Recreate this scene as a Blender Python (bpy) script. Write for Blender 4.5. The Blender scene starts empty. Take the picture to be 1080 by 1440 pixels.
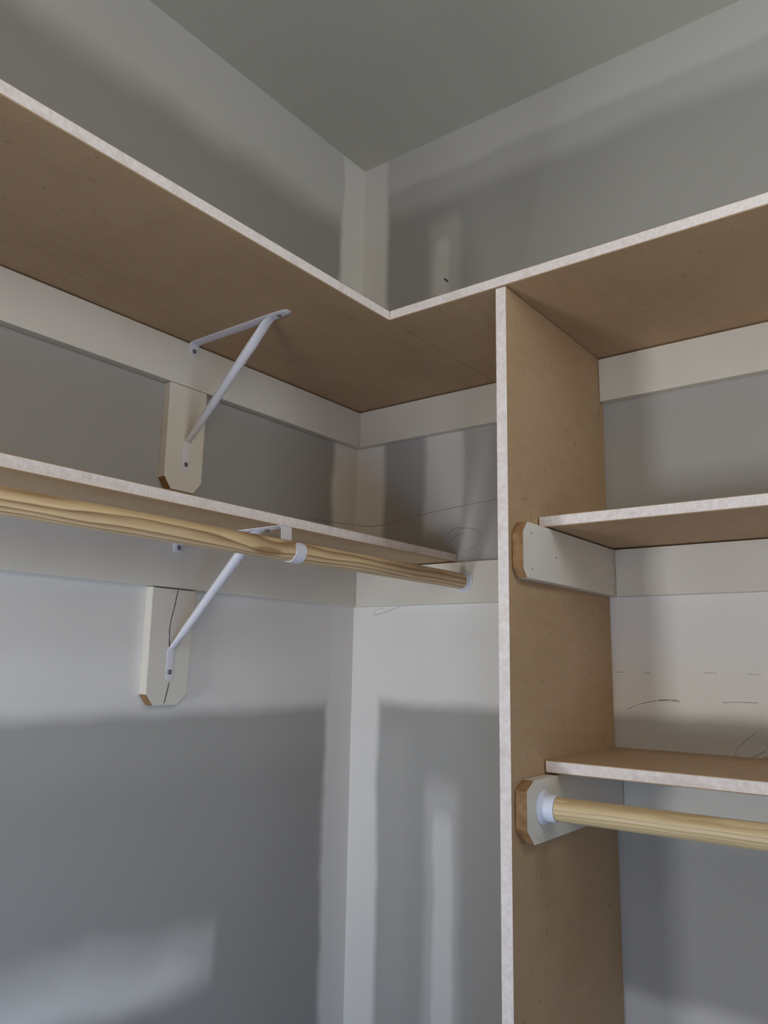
import bpy, bmesh, math, random
from mathutils import Vector, Matrix
random.seed(7)
S = bpy.context.scene
C = S.collection

# ------------------------------------------------------------------ camera
CAM = dict(x=1.1813, y=-1.4302, z=1.4967, yaw=0.6547, pitch=0.1897, roll=0.0189, f=1109.49)
cd = bpy.data.cameras.new('camera'); cam = bpy.data.objects.new('camera', cd); C.objects.link(cam)
def aim(o, c):
    f0 = Vector((-math.sin(c['yaw']), math.cos(c['yaw']), 0)); r0 = Vector((math.cos(c['yaw']), math.sin(c['yaw']), 0)); u0 = Vector((0, 0, 1))
    F = math.cos(c['pitch'])*f0 + math.sin(c['pitch'])*u0
    U = -math.sin(c['pitch'])*f0 + math.cos(c['pitch'])*u0
    R = math.cos(c['roll'])*r0 + math.sin(c['roll'])*U
    U = -math.sin(c['roll'])*r0 + math.cos(c['roll'])*U
    m = Matrix((R, U, -F)).transposed().to_4x4(); m.translation = Vector((c['x'], c['y'], c['z']))
    o.matrix_world = m
aim(cam, CAM)
cd.sensor_fit = 'VERTICAL'; cd.sensor_height = 36; cd.lens = CAM['f']*36/1440; cd.clip_start = .02
S.camera = cam

# ------------------------------------------------------------------ light
W, L, H = 1.55, 2.15, 2.7546                # room: x 0..W, y -L..0, z 0..H
ADDED_WINDOW = (0.04, 0.66, 0.80, 1.69)           # unseen window added for the light, behind the camera at the left shelves' end
ADDED_DOOR = (-2.10, -1.45, 0, 2.03)              # unseen doorway placed for the light, in the right wall beside the camera
ADDED_TRANSOM = (-1.30, -0.45, 1.95, 2.38)        # unseen high opening added for the light, in the right wall
w = bpy.data.worlds.new('world'); S.world = w; w.use_nodes = True
# outside the added openings: blue sky above, warm ground below
wt = w.node_tree; wc = wt.nodes.new('ShaderNodeTexCoord'); ws = wt.nodes.new('ShaderNodeSeparateXYZ'); wr = wt.nodes.new('ShaderNodeValToRGB')
wm = wt.nodes.new('ShaderNodeMapRange'); wm.inputs[1].default_value = -.25; wm.inputs[2].default_value = .35
wt.links.new(wc.outputs['Generated'], ws.inputs[0]); wt.links.new(ws.outputs[2], wm.inputs[0]); wt.links.new(wm.outputs[0], wr.inputs[0])
wr.color_ramp.elements[0].color = (.66, .60, .52, 1); wr.color_ramp.elements[1].color = (.50, .72, 1, 1)
wt.links.new(wr.outputs[0], wt.nodes['Background'].inputs[0]); wt.nodes['Background'].inputs[1].default_value = .25
def area(name, loc, rot, sx, sy, power, col):
    d = bpy.data.lights.new(name, 'AREA'); d.shape = 'RECTANGLE'; d.size = sx; d.size_y = sy; d.energy = power; d.color = col
    o = bpy.data.objects.new(name, d); C.objects.link(o); o.location = loc; o.rotation_euler = rot
    return o
# added lamps for daylight through the unseen opening behind the camera
area('daylight', (-.10, -3.0, .80), (math.radians(90), 0, 0), .5, .6, 34.5, (.91, .955, 1))
area('daylight', (.80, -3.9, .85), (math.radians(90), 0, 0), .6, .7, 29, (.91, .955, 1))
# added fill lamps: blue low and warm high by the doorway, another high up
area('doorway_fill', (W+.12, -1.775, .40), (math.radians(90), 0, math.radians(90)), .65, .6, 10.5, (.14, .44, 1))
area('warm_fill', (W+.12, -1.775, 1.75), (math.radians(90), 0, math.radians(90)), .65, .5, 5.0, (1, .86, .66))
area('high_fill', (W+.12, -.80, 2.165), (math.radians(90), 0, math.radians(90)), .55, .42, 4.3, (.85, .95, 1))
S.view_settings.view_transform = 'Standard'; S.view_settings.look = 'None'
S.view_settings.exposure = 0.05; S.view_settings.gamma = 1; S.view_settings.use_curve_mapping = False
S.cycles.max_bounces = 12; S.cycles.diffuse_bounces = 8

# ------------------------------------------------------------------ node helpers
class NT:
    def __init__(s, name, rough=.6, spec=.35):
        s.m = bpy.data.materials.new(name); s.m.use_nodes = True; s.t = s.m.node_tree
        s.b = s.t.nodes['Principled BSDF']; s.b.inputs['Roughness'].default_value = rough
        s.b.inputs['Specular IOR Level'].default_value = spec
        s.co = s.t.nodes.new('ShaderNodeTexCoord').outputs['Object']
        sx = s.t.nodes.new('ShaderNodeSeparateXYZ'); s.lk(s.co, sx.inputs[0]); s.x, s.y, s.z = sx.outputs
    def lk(s, a, b):
        if isinstance(a, (int, float)): b.default_value = a
        elif isinstance(a, tuple): b.default_value = a
        else: s.t.links.new(a, b)
    def op(s, o, a, b=0., c=0., clamp=False):
        n = s.t.nodes.new('ShaderNodeMath'); n.operation = o; n.use_clamp = clamp
        s.lk(a, n.inputs[0]); s.lk(b, n.inputs[1]); s.lk(c, n.inputs[2]); return n.outputs[0]
    def step(s, v, e, soft):                 # 0 below e, 1 above
        n = s.t.nodes.new('ShaderNodeMapRange'); n.interpolation_type = 'SMOOTHSTEP'
        s.lk(v, n.inputs[0]); n.inputs[1].default_value = e-soft; n.inputs[2].default_value = e+soft
        return n.outputs[0]
    def inv(s, v): return s.op('SUBTRACT', 1., v)
    def band(s, v, a, b, soft): return s.op('MULTIPLY', s.step(v, a, soft), s.inv(s.step(v, b, soft)))
    def mul(s, *v):
        r = v[0]
        for q in v[1:]: r = s.op('MULTIPLY', r, q)
        return r
    def mx(s, *v):
        r = v[0]
        for q in v[1:]: r = s.op('MAXIMUM', r, q)
        return r
    def noise(s, scale, detail=3, sc=(1, 1, 1), dist=0., rough=.5):
        mp = s.t.nodes.new('ShaderNodeMapping'); s.lk(s.co, mp.inputs[0]); mp.inputs['Scale'].default_value = sc
        n = s.t.nodes.new('ShaderNodeTexNoise'); s.lk(mp.outputs[0], n.inputs['Vector']); n.inputs['Scale'].default_value = scale
        n.inputs['Detail'].default_value = detail; n.inputs['Distortion'].default_value = dist; n.inputs['Roughness'].default_value = rough
        return n.outputs[0]
    def mix(s, f, a, b):
        n = s.t.nodes.new('ShaderNodeMix'); n.data_type = 'RGBA'
        s.lk(f, n.inputs[0]); s.lk(a, n.inputs[6]); s.lk(b, n.inputs[7]); return n.outputs[2]
    def ramp(s, v, lo, hi):                  # remap v from lo..hi to 0..1
        n = s.t.nodes.new('ShaderNodeMapRange'); s.lk(v, n.inputs[0]); n.inputs[1].default_value = lo; n.inputs[2].default_value = hi
        return n.outputs[0]
    def color(s, c): s.lk(c, s.b.inputs['Base Color'])
    def bump(s, h, strength, dist=.001):
        n = s.t.nodes.new('ShaderNodeBump'); s.lk(h, n.inputs['Height']); n.inputs['Strength'].default_value = strength; n.inputs['Distance'].default_value = dist
        s.t.links.new(n.outputs[0], s.b.inputs['Normal'])
def rgb(r, g, b):
    f = lambda c: (c/255/12.92) if c <= 10 else (((c/255)+.055)/1.055)**2.4
    return (f(r), f(g), f(b), 1)

PAPER, MUD = rgb(175, 172, 167), rgb(235, 231, 225)
def drywall(name, masks, paper=PAPER, mud=MUD, tone=None):
    n = NT(name, .85, .2)
    m = masks(n) if masks else 0.
    pn = n.ramp(n.noise(2.2, 4), .3, .7)
    pa = n.mix(n.op('MULTIPLY', pn, .35), paper, tuple(c*.86 for c in paper[:3])+(1,))
    mn = n.ramp(n.noise(5., 5), .35, .75)
    mu = n.mix(n.op('MULTIPLY', mn, .3), mud, tuple(c*.88 for c in mud[:3])+(1,))
    n.color(n.mix(m, pa, mu) if masks else pa)
    n.bump(n.noise(420, 2), .12, .0006)
    return n.m
def jig(n, v, amp, scale=7.):                # wavers a coordinate a little
    return n.op('ADD', v, n.op('MULTIPLY', n.op('SUBTRACT', n.noise(scale, 3), .5), amp))
def masks_left(n):
    y = n.op('MULTIPLY', n.y, -1.); yj, zj = jig(n, y, .035), jig(n, n.z, .05)
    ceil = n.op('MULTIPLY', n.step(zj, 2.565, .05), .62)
    corner = n.inv(n.step(yj, .086, .013))
    seam = n.op('MULTIPLY', n.band(jig(n, n.z, .02), 1.402, 1.70, .022), .93)
    # strip of filler over the screws low on the wall, lower towards the corner
    zz = n.op('ADD', zj, n.op('MULTIPLY', n.step(y, .62, .2), -.02))
    strip = n.mul(n.band(zz, .925, 1.03, .028), n.step(yj, .375, .012))
    core = n.mul(n.band(zz, .93, .985, .03), n.step(yj, .42, .05))
    strip = n.op('ADD', n.op('MULTIPLY', strip, .45), n.op('MULTIPLY', core, .5))
    thin = n.op('MULTIPLY', n.band(zj, 1.30, 1.42, .05), .10)
    return n.mx(ceil, corner, seam, strip, thin)
def masks_back(n):
    xj, zj = jig(n, n.x, .022), jig(n, n.z, .03)
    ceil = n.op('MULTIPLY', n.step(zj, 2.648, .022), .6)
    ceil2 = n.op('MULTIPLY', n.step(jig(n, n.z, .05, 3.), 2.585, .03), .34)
    corner = n.inv(n.step(xj, .080, .012))
    seam = n.band(zj, 1.412, 1.70, .02)
    def stud(x0, x1, z0, z1, wt, sx=.014, sz=.03): return n.op('MULTIPLY', n.mul(n.band(xj, x0, x1, sx), n.band(zj, z0, z1, sz)), wt)
    up = n.mx(stud(.205, .29, 2.2, 2.53, .35), stud(.212, .268, 2.2, 2.49, .75, .022))
    mid = n.mx(stud(.20, .30, 1.79, 2.2, .75, .012), stud(.29, .37, 1.72, 2.2, .22, .02))
    low = n.mx(stud(.205, .288, .2, 1.255, .35), stud(.222, .276, .2, 1.21, .8, .012, .05), stud(.08, .16, .2, 1.36, .1, .03))
    base = n.op('MULTIPLY', n.mul(n.inv(n.step(zj, .958, .02)), n.step(n.x, .62, .005)), .7)
    soft = n.op('MULTIPLY', n.mul(n.band(zj, 1.25, 1.40, .06), n.step(n.x, .62, .005)), .4)
    return n.mx(ceil, ceil2, corner, seam, up, mid, low, base, soft)

def mdf(name):
    n = NT(name, .62, .3)
    a = n.ramp(n.noise(5., 4), .3, .7)
    c = n.mix(a, rgb(184, 154, 120), rgb(172, 142, 108))
    fib = n.ramp(n.noise(70, 3, (1, .22, 1)), .35, .75)
    c = n.mix(n.op('MULTIPLY', fib, .22), c, rgb(198, 170, 138))
    sp = n.step(n.noise(150, 2, (1, .45, .45), rough=.6), .69, .03)
    c = n.mix(n.op('MULTIPLY', sp, .35), c, rgb(112, 84, 60))
    n.color(c); n.bump(fib, .1, .0005); return n.m
def mdf_edge(name):                          # sanded, primed edge of the board
    n = NT(name, .75, .2)
    a = n.ramp(n.noise(160, 4, (1, 1, 1)), .35, .7)
    c = n.mix(a, rgb(231, 217, 210), rgb(244, 234, 228))
    n.color(n.mix(n.op('MULTIPLY', n.step(n.noise(28, 3), .6, .06), .3), c, rgb(205, 188, 175)))
    n.bump(n.noise(500, 2), .4, .0008); return n.m
def raw_cut(name):
    n = NT(name, .8, .15)
    n.color(n.mix(n.ramp(n.noise(90, 3), .3, .7), rgb(158, 124, 88), rgb(134, 100, 66)))
    n.bump(n.noise(500, 2), .4, .0008); return n.m
def paint(name, col, dark, rough=.55):
    n = NT(name, rough, .35)
    g = n.ramp(n.noise(9, 4), .35, .75)
    c = n.mix(n.op('MULTIPLY', g, .5), col, dark)
    sp = n.step(n.noise(48, 2), .735, .015)
    n.color(n.mix(n.op('MULTIPLY', sp, .3), c, rgb(150, 146, 138)))
    n.bump(n.noise(260, 3), .08, .0006); return n.m
def pine(name, axis, light, dark, freq, off, contrast, knot=None):
    n = NT(name, .42, .4)
    al = n.y if axis == 'y' else n.x; tr = n.x if axis == 'y' else n.y
    sc = (1, .16, 1) if axis == 'y' else (.16, 1, 1)
    wob = n.op('MULTIPLY', n.op('SUBTRACT', n.noise(22, 2, sc), .5), .020)
    a = n.op('ADD', n.op('SUBTRACT', tr, off[0]), wob); b = n.op('SUBTRACT', n.z, off[1])
    b = n.op('ADD', b, n.op('MULTIPLY', al, off[2]))
    if knot:                                 # the grain swerves round a knot
        ka = n.op('DIVIDE', n.op('SUBTRACT', al, knot[0]), .055); kz = n.op('DIVIDE', n.op('SUBTRACT', n.z, knot[1]), .012)
        kr = n.op('ADD', n.op('MULTIPLY', ka, ka), n.op('MULTIPLY', kz, kz))
        k = n.op('POWER', 2.718, n.op('MULTIPLY', kr, -.7))
        b = n.op('ADD', b, n.op('MULTIPLY', k, .010))
    r = n.op('SQRT', n.op('ADD', n.op('MULTIPLY', a, a), n.op('MULTIPLY', b, b)))
    f = n.op('FRACT', n.op('MULTIPLY', r, freq))
    g = n.mul(f, f)
    g = n.op('MULTIPLY', g, n.inv(n.step(f, .94, .06)))
    fine = n.op('MULTIPLY', n.ramp(n.noise(600, 2, (1, .02, 1) if axis == 'y' else (.02, 1, 1)), .3, .8), .22)
    g = n.op('ADD', n.op('MULTIPLY', g, contrast), fine, clamp=True)
    c = n.mix(g, light, dark)
    if knot:
        ka2 = n.op('DIVIDE', n.op('SUBTRACT', al, knot[0]), .034); kz2 = n.op('DIVIDE', n.op('SUBTRACT', n.z, knot[1]), .0065)
        rr = n.op('ADD', n.op('MULTIPLY', ka2, ka2), n.op('MULTIPLY', kz2, kz2))
        c = n.mix(n.op('MULTIPLY', n.inv(n.step(rr, .8, .5)), .65), c, rgb(138, 96, 56))
    n.color(c); n.bump(g, .05, .0004); return n.m
def plain(name, col, rough=.5, metal=0., spec=.5):
    n = NT(name, rough, spec); n.b.inputs['Metallic'].default_value = metal
    n.color(n.mix(n.op('MULTIPLY', n.noise(120, 3), .2), col, tuple(c*.85 for c in col[:3])+(1,))); return n.m

M = dict(
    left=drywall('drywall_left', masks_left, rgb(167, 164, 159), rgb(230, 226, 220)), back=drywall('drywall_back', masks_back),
    board=drywall('drywall_skimmed', lambda n: n.op('ADD', .75, n.op('MULTIPLY', n.noise(3., 3), .3))),
    ceil=drywall('drywall_ceiling', None, rgb(205, 203, 192)),
    mdf=mdf('fibreboard_face'), edge=mdf_edge('fibreboard_primed_edge'), cut=raw_cut('raw_cut_edge'),
    white=paint('white_primed_board', rgb(223, 216, 203), rgb(211, 203, 190)),
    rod_l=pine('pine_streaked', 'y', rgb(230, 200, 154), rgb(120, 76, 38), 150, (.2935, 1.640, .010), .92, (-.600, 1.660)),
    rod_r=pine('pine_pale', 'x', rgb(226, 203, 158), rgb(160, 122, 76), 240, (-.30, 1.265, .012), .62),
    metal=plain('white_powder_coat', rgb(224, 221, 226), .4), plastic=plain('white_plastic', rgb(226, 229, 240), .35),
    screw=plain('dark_steel', rgb(128, 126, 126), .4, .6), pencil=plain('graphite_heavy', rgb(84, 78, 76), .6), faint=plain('graphite_light', rgb(134, 127, 122), .7),
    floor=plain('subfloor', rgb(176, 160, 138), .8),
)

# ------------------------------------------------------------------ mesh helpers
def box(bm, a, b):
    vs = [bm.verts.new((x, y, z)) for x in (a[0], b[0]) for y in (a[1], b[1]) for z in (a[2], b[2])]
    for f in ((0, 1, 3, 2), (4, 6, 7, 5), (0, 4, 5, 1), (2, 3, 7, 6), (0, 2, 6, 4), (1, 5, 7, 3)): bm.faces.new([vs[i] for i in f])
def prism(bm, poly, fn, d0, d1):             # poly of (u,v); fn(u,v,d) -> xyz
    n = len(poly); A = [bm.verts.new(fn(u, v, d0)) for u, v in poly]; B = [bm.verts.new(fn(u, v, d1)) for u, v in poly]
    bm.faces.new(A); bm.faces.new(B[::-1])
    for i in range(n): bm.faces.new((A[i], B[i], B[(i+1) % n], A[(i+1) % n]))
def lathe(bm, prof, o, ax, u, v, n=40, caps=True):   # prof of (t, r) along ax
    o, ax, u, v = map(Vector, (o, ax, u, v)); rings = []
    for t, r in prof:
        rings.append([bm.verts.new(o+ax*t+(u*math.cos(k*2*math.pi/n)+v*math.sin(k*2*math.pi/n))*r) for k in range(n)])
    for a, b in zip(rings, rings[1:]):
        for k in range(n): bm.faces.new((a[k], a[(k+1) % n], b[(k+1) % n], b[k]))
    if caps:
        bm.faces.new(rings[0][::-1]); bm.faces.new(rings[-1])
def sweep(bm, path, sect, up=(0, 1, 0)):     # sect(i) -> list of (side, out) offsets; path in the xz plane, side = y
    rings = []; up = Vector(up); P = [Vector(p) for p in path]
    for i, p in enumerate(P):
        t = (P[min(i+1, len(P)-1)]-P[max(i-1, 0)]).normalized(); out = t.cross(up).normalized(); side = out.cross(t).normalized()
        rings.append([bm.verts.new(p+side*a+out*b) for a, b in sect(i)])
    n = len(rings[0])
    for a, b in zip(rings, rings[1:]):
        for k in range(n): bm.faces.new((a[k], a[(k+1) % n], b[(k+1) % n], b[k]))
    bm.faces.new(rings[0][::-1]); bm.faces.new(rings[-1])
def obj(name, bm, mats, parent=None, smooth=False, bevel=0, pick=None, origin=None):
    bmesh.ops.recalc_face_normals(bm, faces=bm.faces)
    if bevel: bmesh.ops.bevel(bm, geom=bm.edges[:], offset=bevel, segments=2, affect='EDGES', profile=.5, clamp_overlap=True)
    if pick:
        bm.normal_update()
        for f in bm.faces: f.material_index = pick(f.normal, f.calc_center_median())
    if smooth:
        for f in bm.faces: f.smooth = True
        for e in bm.edges:
            if len(e.link_faces) == 2 and e.calc_face_angle(0) > math.radians(40): e.smooth = False
    me = bpy.data.meshes.new(name); bm.to_mesh(me); bm.free()
    for m in (mats if isinstance(mats, (list, tuple)) else [mats]): me.materials.append(m)
    o = bpy.data.objects.new(name, me); C.objects.link(o)
    if parent:
        o.parent = parent; o.matrix_parent_inverse = parent.matrix_world.inverted()
    return o
def tag(o, label, cat, group=None):
    o['label'] = label; o['category'] = cat
    if group: o['group'] = group
    return o
def thing(name, label, cat, loc=(0, 0, 0), group=None):
    o = bpy.data.objects.new(name, None); C.objects.link(o); o.location = loc; o.empty_display_size = .05
    o.matrix_world = Matrix.Translation(loc)
    return tag(o, label, cat, group)
def struct(name, boxes, m):
    bm = bmesh.new()
    for a, b in boxes: box(bm, a, b)
    o = obj(name, bm, m); o['kind'] = 'structure'; return o

# ------------------------------------------------------------------ the room
T = .1
wall_left = struct('wall_left', [((-T, -L, 0), (0, 0, H))], M['left'])
wall_back = struct('wall_back', [((-T, 0, 0), (W+T, T, H))], M['back'])
def wall_with_holes(name, ax, d0, d1, lo, hi, holes, m):     # the wall's boxes round rectangular openings (u0, u1, z0, z1)
    us = sorted({lo, hi}|{h[0] for h in holes}|{h[1] for h in holes}); out = []
    for u0, u1 in zip(us, us[1:]):
        zs = [0.]
        for h in sorted(holes, key=lambda h: h[2]):
            if h[0] < u1-1e-6 and h[1] > u0+1e-6: zs += [h[2], h[3]]
        zs.append(H)
        for z0, z1 in zip(zs[::2], zs[1::2]):
            if z1 > z0+1e-6: out.append(((d0, u0, z0), (d1, u1, z1)) if ax == 'x' else ((u0, d0, z0), (u1, d1, z1)))
    return struct(name, out, m)
wall_with_holes('wall_right', 'x', W, W+T, -L, 0, [ADDED_DOOR, ADDED_TRANSOM], M['board'])
wall_with_holes('wall_front', 'y', -L-T, -L, -T, W+T, [ADDED_WINDOW], M['board'])
struct('floor', [((-T, -L-T, -T), (W+T, T, 0))], M['floor'])
struct('ceiling', [((-T, -L-T, H), (W+T, T, H+T))], M['ceil'])

# ------------------------------------------------------------------ boards and shelves
CT, CH, SH, G = .019, .089, .0184, .0026      # cleat thickness and height, shelf thickness, gap above cleats
HU, HL, H1, H2 = 2.0922, 1.7126, 1.7145, 1.3386
DL, DR, DLL, D1, D2 = .3884, .3930, .2822, .2922, .2855
XP, TP, DP = .601, .0182, .3911
def shelf(name, a, b, label, front, group):
    bm = bmesh.new(); box(bm, a, b)
    fx = Vector(front)
    o = obj(name, bm, [M['mdf'], M['edge']], bevel=.0015, pick=lambda nrm, c: 1 if nrm.dot(fx) > .97 else 0)
    return tag(o, label, 'shelf', group)
shelf('wall_shelf', (0, -L, HU), (DL, 0, HU+SH), 'long upper left fibreboard shelf, propped by the brace without a rod hook', (1, 0, 0), 'fibreboard closet shelves')
shelf('wall_shelf', (DL+.0004, -DR, HU), (W, 0, HU+SH), 'upper right fibreboard shelf resting on top of the tall upright divider', (0, -1, 0), 'fibreboard closet shelves')
shelf('wall_shelf', (0, -L, HL), (DLL, 0, HL+SH), 'lower left fibreboard shelf just above the streaked pine rod', (1, 0, 0), 'fibreboard closet shelves')
shelf('cubby_shelf', (XP+TP+.0012, -D1, H1), (W, 0, H1+SH), 'middle fibreboard shelf right of the divider, seen from below, without a rod', (0, -1, 0), 'fibreboard closet shelves')
shelf('cubby_shelf', (XP+TP+.0012, -D2, H2), (W, 0, H2+SH), 'lowest fibreboard shelf right of the divider, above the pale rod', (0, -1, 0), 'fibreboard closet shelves')
bm = bmesh.new(); box(bm, (XP, -DP, 0), (XP+TP, 0, HU-.0010))
tag(obj('divider_panel', bm, [M['mdf'], M['edge']], bevel=.0007, pick=lambda n, c: 1 if n.y < -.9 else 0),
    'tall brown fibreboard upright divider with a pale front edge under the upper shelf', 'panel')

def cleat(a, b, label):
    bm = bmesh.new(); box(bm, a, b)
    return tag(obj('shelf_cleat', bm, M['white'], bevel=.0012), label, 'cleat', 'white painted shelf cleats')
cleat((0, -L, HU-CH), (CT, 0, HU-G), 'long white board on the left wall under the upper shelf')
cleat((CT+.0008, -CT, HU-CH), (XP-.001, 0, HU-G), 'short white board on the back wall under the upper shelf, left of the divider')
cleat((XP+TP+.0006, -CT, HU-CH), (W, 0, HU-G), 'white board under the upper shelf right of the divider')
cleat((0, -L, HL-CH), (CT, 0, HL-G), 'long white board on the left wall behind the streaked rod')
lcb = cleat((CT+.0008, -CT, HL-CH), (XP-.001, 0, HL-G), 'white board on the back wall holding the end of the streaked rod')
XS = XP+TP+CT
cleat((XS+.0006, -CT, H1-CH), (W, 0, H1-G), 'white board on the back wall under the middle right shelf')
cleat((XS+.0006, -CT, H2-CH), (W, 0, H2-G), 'white board on the back wall behind the pale rod')

def nails(parent, spots, ax):
    for p in spots:
        bm = bmesh.new(); a = Vector(ax)
        u = Vector((0, 0, 1)); v = a.cross(u)
        lathe(bm, [(-.001, .0016), (.0003, .0016), (.0004, .0011)], p, a, u, v, 10)
        obj('nail_head', bm, M['screw'], parent)
def side_cleat(poly, label, spots):
    bm = bmesh.new(); prism(bm, poly, lambda u, v, d: (d, u, v), XP+TP+.0006, XS)
    o = obj('side_cleat', bm, [M['white'], M['cut']], bevel=.0009, pick=lambda n, c: 1 if n.y < -.35 else 0)
    tag(o, label, 'cleat', 'clipped white side cleats'); nails(o, [(XS, y, z) for y, z in spots], (1, 0, 0)); return o
side_cleat([(-.0006, H1-G), (-.3665, H1-G), (-.3815, 1.6935), (-.3815, 1.641), (-.3685, H1-CH+.001), (-.0006, H1-CH+.001)],
           'white clipped-corner board on the divider under the middle right shelf', [(-.353, 1.6965), (-.352, 1.6405), (-.268, 1.668), (-.03, 1.69), (-.03, 1.645)])
side_cleat([(-.0006, H2-G), (-.3580, H2-G), (-.3815, 1.3230), (-.3815, 1.272), (-.3593, H2-CH-.001), (-.0006, H2-CH-.001)],
           'white clipped-corner board on the divider holding the pale rod', [(-.33, 1.316), (-.03, 1.31)])

def backer(poly, label):
    bm = bmesh.new(); prism(bm, poly, lambda u, v, d: (d, u, v), 0, CT)
    o = obj('bracket_backer', bm, [M['white'], M['cut']], bevel=.0012, pick=lambda n, c: 1 if (n.z < -.2 and abs(n.y) > .2) else 0)
    return tag(o, label, 'board', 'clipped white bracket boards')
zt = HU-CH-.001
backer([(-.5712, zt), (-.5705, 1.8225), (-.5560, 1.8020), (-.5015, 1.8020), (-.4850, 1.8225), (-.4850, zt)],
       'short upright white board behind the upper brace, no pencil line')
zt2 = HL-CH-.0012
bk2 = backer([(-.5770, zt2), (-.5762, 1.4370), (-.5615, 1.4178), (-.5060, 1.4178), (-.4885, 1.4350), (-.4815, zt2)],
             'short upright white board behind the lower brace, split by a pencil line')

# ------------------------------------------------------------------ rods and sockets
RR = .0165; XR, ZR = .3113, 1.6685; YR2, ZR2 = -.3298, 1.2965
def rod(name, o, ax, ln, m, label):
    bm = bmesh.new(); a = Vector(ax); u = Vector((0, 0, 1)); v = a.cross(u)
    lathe(bm, [(0, RR-.0006), (.0006, RR)]+[(ln*k/40, RR) for k in range(1, 40)]+[(ln-.0006, RR), (ln, RR-.0006)], o, a, u, v, 48)
    return tag(obj(name, bm, m, smooth=True), label, 'rod')
rod('closet_rod', (XR, -CT-.0060, ZR), (0, -1, 0), L-CT-.0060, M['rod_l'], 'dark-streaked pine closet rod with a knot under the lower left shelf')
rod('closet_rod', (XS+.0045, YR2, ZR2), (1, 0, 0), W-XS-.0045, M['rod_r'], 'pale straight-grained pine closet rod under the lowest right shelf')
def socket(o, ax, depth, base, label):
    bm = bmesh.new(); a = Vector(ax); u = Vector((0, 0, 1)); v = a.cross(u); r = RR+.0022
    lathe(bm, [(.0004, 0.0005), (.0004, base), (.0022, base), (.0034, base-.0015), (.0042, r+.0012), (.006, r+.0003), (depth-.0006, r), (depth, r-.0004), (depth, RR+.0006), (.0040, RR+.0006), (.0038, .0005)], o, a, u, v, 48)
    return tag(obj('rod_socket', bm, M['plastic'], smooth=True), label, 'rod socket', 'white rod sockets')
socket((XR, -CT, ZR), (0, -1, 0), .014, .0225, 'small white round socket at the far end of the streaked rod')
socket((XS, YR2, ZR2), (1, 0, 0), .0225, .0242, 'white cup socket holding the pale rod on the divider')

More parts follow.
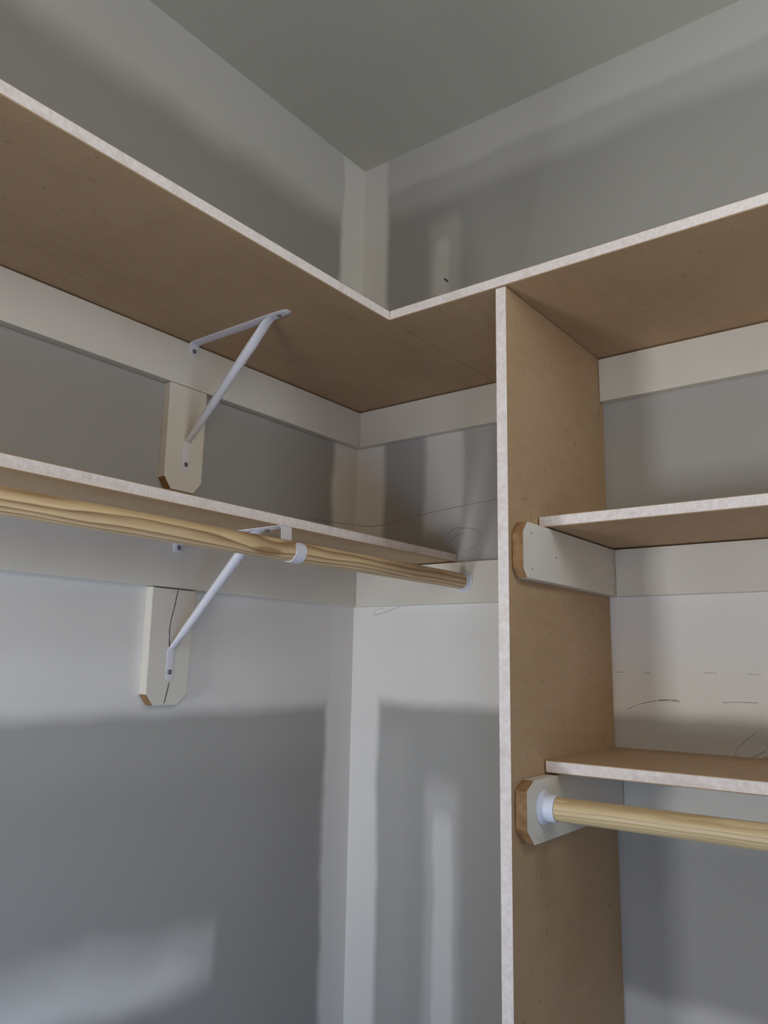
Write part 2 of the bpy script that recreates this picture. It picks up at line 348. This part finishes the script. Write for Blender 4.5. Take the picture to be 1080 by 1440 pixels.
# ------------------------------------------------------------------ shelf brackets
def screw(parent, p, nrm):
    a = Vector(nrm); u = a.orthogonal().normalized(); v = a.cross(u); bm = bmesh.new(); p = Vector(p)
    lathe(bm, [(0, .0046), (.0007, .0045), (.0019, .0036), (.0025, .0020), (.0025, .0014), (.0013, .0010), (.0012, .0002)], p, a, u, v, 18)
    obj('screw', bm, M['screw'], parent, smooth=True)
def strip(bm, path, wd, th, round_end=True):
    n = len(path)
    def sect(i):
        h = wd/2*(.55 if (round_end and i == n-1) else .86 if (round_end and i == n-2) else 1)
        return [(-h, 0), (h, 0), (h, th), (-h, th)]
    sweep(bm, path, sect)
def bracket(yc, zs, zlow, zscrew, zs_attach, xtip, label, hook):
    t = thing('shelf_bracket', label, 'bracket', (CT, yc, zlow))
    g = .0016
    # arm: a flat strip under the shelf with a tab bent down over the cleat
    bm = bmesh.new(); wd = .021
    path = [(CT+.0003, yc, zs-.024), (CT+.0003, yc, zs-.010), (CT+.0003, yc, zs-.004), (CT+.003, yc, zs-.0012), (CT+.010, yc, zs-.0003)]
    path += [(x, yc, zs-.0003) for x in (.08, .15, .21)]
    if hook: path += [(x, yc, zs-.0003) for x in (.25, xtip-.004)]
    else: path += [(xtip-.03, yc, zs-.0003), (xtip-.007, yc, zs-.0003), (xtip, yc, zs-.0003)]
    # the strip grows to the outside of the bend: towards the room below, so mirror the path direction
    path = path[::-1]
    def sect(i):
        n = len(path); h = wd/2
        if not hook: h *= (.5 if i == 0 else .84 if i == 1 else 1)
        if i == n-1: h *= .8
        return [(-h, 0), (h, 0), (h, g), (-h, g)]
    sweep(bm, path, sect, (0, 1, 0))
    obj('arm', bm, M['metal'], t, smooth=True, bevel=.0003)
    # strut: half-round channel flattened at its ends
    lo = Vector((CT+.0032, yc, zs_attach)); hi = Vector((.218, yc, zs-.0085))
    pts = [(CT+.0006, yc, zlow), (CT+.0006, yc, zlow+.004), (CT+.0006, yc, zs_attach-.008), (CT+.0011, yc, zs_attach-.002)]
    prof = [(.0055, .0005), (.0085, .0005), (.0085, .0008), (.0085, .0016)]
    N = 12
    for k in range(N+1):
        q = lo.lerp(hi, k/N); pts.append(tuple(q)); e = min(1, k/2, (N-k)/2)
        prof.append((.0068+.0036*k/N, .0022+(.0040+.0020*k/N)*max(e, .12)))
    pts += [(.228, yc, zs-.0036), (.236, yc, zs-.0027), (.262, yc, zs-.0025), (.267, yc, zs-.0025)]
    prof += [(.0088, .0012), (.0088, .0006), (.0080, .0006), (.0045, .0006)]
    def sect2(i):
        a, b = prof[i]; out = []
        for k in range(14):
            an = 2*math.pi*k/14; out.append((a*math.cos(an), b*math.sin(an)))
        return out
    bm = bmesh.new(); sweep(bm, pts, sect2)
    obj('strut', bm, M['metal'], t, smooth=True)
    screw(t, (CT+.0019, yc+.001, zs-.0165), (1, 0, 0)); screw(t, (CT+.0011, yc, zscrew), (1, 0, 0)); screw(t, (.248, yc, zs-.0031), (0, 0, -1))
    if hook:
        xb = XR-RR-.0038; r = RR+.0014; path = []
        path += [(xtip-.006, yc, zs-.0007), (xtip-.002, yc, zs-.0010), (xtip, yc, zs-.003), (xtip+.0004, yc, zs-.010), (XR-r-.0006, yc, ZR+.010)]
        for k in range(0, 25):
            an = math.radians(180+k*(228/24)); path.append((XR+r*math.cos(an), yc, ZR+r*math.sin(an)))
        n = len(path)
        def s3(i):
            h = .0115*(.5 if i == n-1 else .85 if i == n-2 else 1); return [(-h, 0), (h, 0), (h, .0017), (-h, .0017)]
        bm = bmesh.new(); sweep(bm, path, s3, (0, 1, 0)); obj('rod_hook', bm, M['metal'], t, smooth=True)
    return t
bracket(-.5250, HU, 1.8420, 1.8530, 1.8980, .2720, 'plain white metal shelf brace under the upper left shelf', False)
bracket(-.5300, HL, 1.4590, 1.4750, 1.5160, .2915, 'white metal brace with a hook gripping the streaked rod', True)

# ------------------------------------------------------------------ pencil lines and scuffs, flat on the boards they were drawn on
def stroke(parent, pts, ax, d, wd=.0012, name='pencil_mark', m='faint'):
    # pts are (u, z) on the plane ax = d; a raised ribbon a tenth of a millimetre thick
    bm = bmesh.new(); P = [Vector(p) for p in pts]; Q = []
    for i in range(len(P)-1):                # Catmull-Rom
        p0, p1, p2, p3 = P[max(i-1, 0)], P[i], P[i+1], P[min(i+2, len(P)-1)]
        for k in range(6):
            s = k/6; Q.append(.5*((2*p1)+(p2-p0)*s+(2*p0-5*p1+4*p2-p3)*s*s+(3*p1-p0-3*p2+p3)*s**3))
    Q.append(P[-1]); n = len(Q); sg = 1 if ax == 'x' else -1
    def xyz(q, h): return (d+sg*h, q[0], q[1]) if ax == 'x' else (q[0], d+sg*h, q[1])
    rows = []
    for i, q in enumerate(Q):
        t = (Q[min(i+1, n-1)]-Q[max(i-1, 0)]).normalized(); nn = Vector((-t[1], t[0])); h = wd/2*(.35 if i in (0, n-1) else .75+.5*random.random())
        rows.append([bm.verts.new(xyz(q+nn*h, .00002)), bm.verts.new(xyz(q+nn*h, .00014)), bm.verts.new(xyz(q-nn*h, .00014)), bm.verts.new(xyz(q-nn*h, .00002))])
    for a, b in zip(rows, rows[1:]):
        for k in range(4): bm.faces.new((a[k], a[(k+1) % 4], b[(k+1) % 4], b[k]))
    bm.faces.new(rows[0]); bm.faces.new(rows[-1][::-1])
    return obj(name, bm, M[m], parent)
stroke(bk2, [(-.5221, 1.621), (-.5284, 1.5875), (-.535, 1.5556), (-.5335, 1.5245), (-.5310, 1.505)], 'x', CT, .0022, m='pencil')
stroke(bk2, [(-.5284, 1.4575), (-.531, 1.444), (-.537, 1.4195)], 'x', CT, .0022, m='pencil')
stroke(bk2, [(-.5760, zt2-.001), (-.53, zt2-.0012), (-.483, zt2-.001)], 'x', CT, .0014, m='pencil')
stroke(wall_left, [(-.1748, 1.8099), (-.09, 1.8135), (-.0016, 1.8184)], 'x', 0)
for pts, wd in (
    ([(.002, 1.8187), (.04, 1.8125), (.0841, 1.8126), (.14, 1.819), (.2035, 1.8275), (.30, 1.835), (.40, 1.842)], .0013),
    ([(.2565, 1.7701), (.266, 1.781), (.2784, 1.787), (.2960, 1.7865), (.3142, 1.7839), (.331, 1.779), (.3421, 1.7707)], .0012),
    ([(.3421, 1.7707), (.3386, 1.7558), (.325, 1.742), (.3, 1.734)], .0006),
    ([(.262, 1.752), (.274, 1.766), (.29, 1.7735), (.304, 1.773)], .0010),
    ([(.058, 1.6132), (.0644, 1.605), (.10, 1.613), (.1345, 1.6224)], .0009), ([(.058, 1.6132), (.075, 1.618), (.09, 1.621)], .0007),
    ([(.645, 1.424), (.668, 1.434), (.695, 1.4405), (.7186, 1.4425), (.738, 1.4410)], .0011), ([(.70, 1.4425), (.722, 1.4440), (.737, 1.4430)], .0010),
    ([(.808, 1.4425), (.838, 1.4445), (.865, 1.4445)], .0009),
    ([(.8246, 1.3575), (.826, 1.368), (.837, 1.3791), (.850, 1.391), (.8611, 1.3988)], .0010),
    ([(.850, 1.3580), (.862, 1.364), (.8700, 1.3690)], .0014), ([(.865, 1.3578), (.88, 1.3600), (.90, 1.360)], .0010),
    ([(.628, 1.4895), (.64, 1.4890)], .0010), ([(.679, 1.488), (.689, 1.4882)], .0010),
    ([(.78, 1.4905), (.793, 1.4912), (.803, 1.4905)], .0007), ([(.85, 1.4905), (.87, 1.4900)], .0006)):
    stroke(wall_back, pts, 'y', 0, wd)
stroke(wall_back, [(.2475, 2.3805), (.253, 2.3745), (.2590, 2.3690)], 'y', 0, .0042, 'scuff_mark', 'pencil')
stroke(wall_back, [(.3640, 1.29), (.3650, 1.289)], 'y', 0, .002, 'scuff_mark')
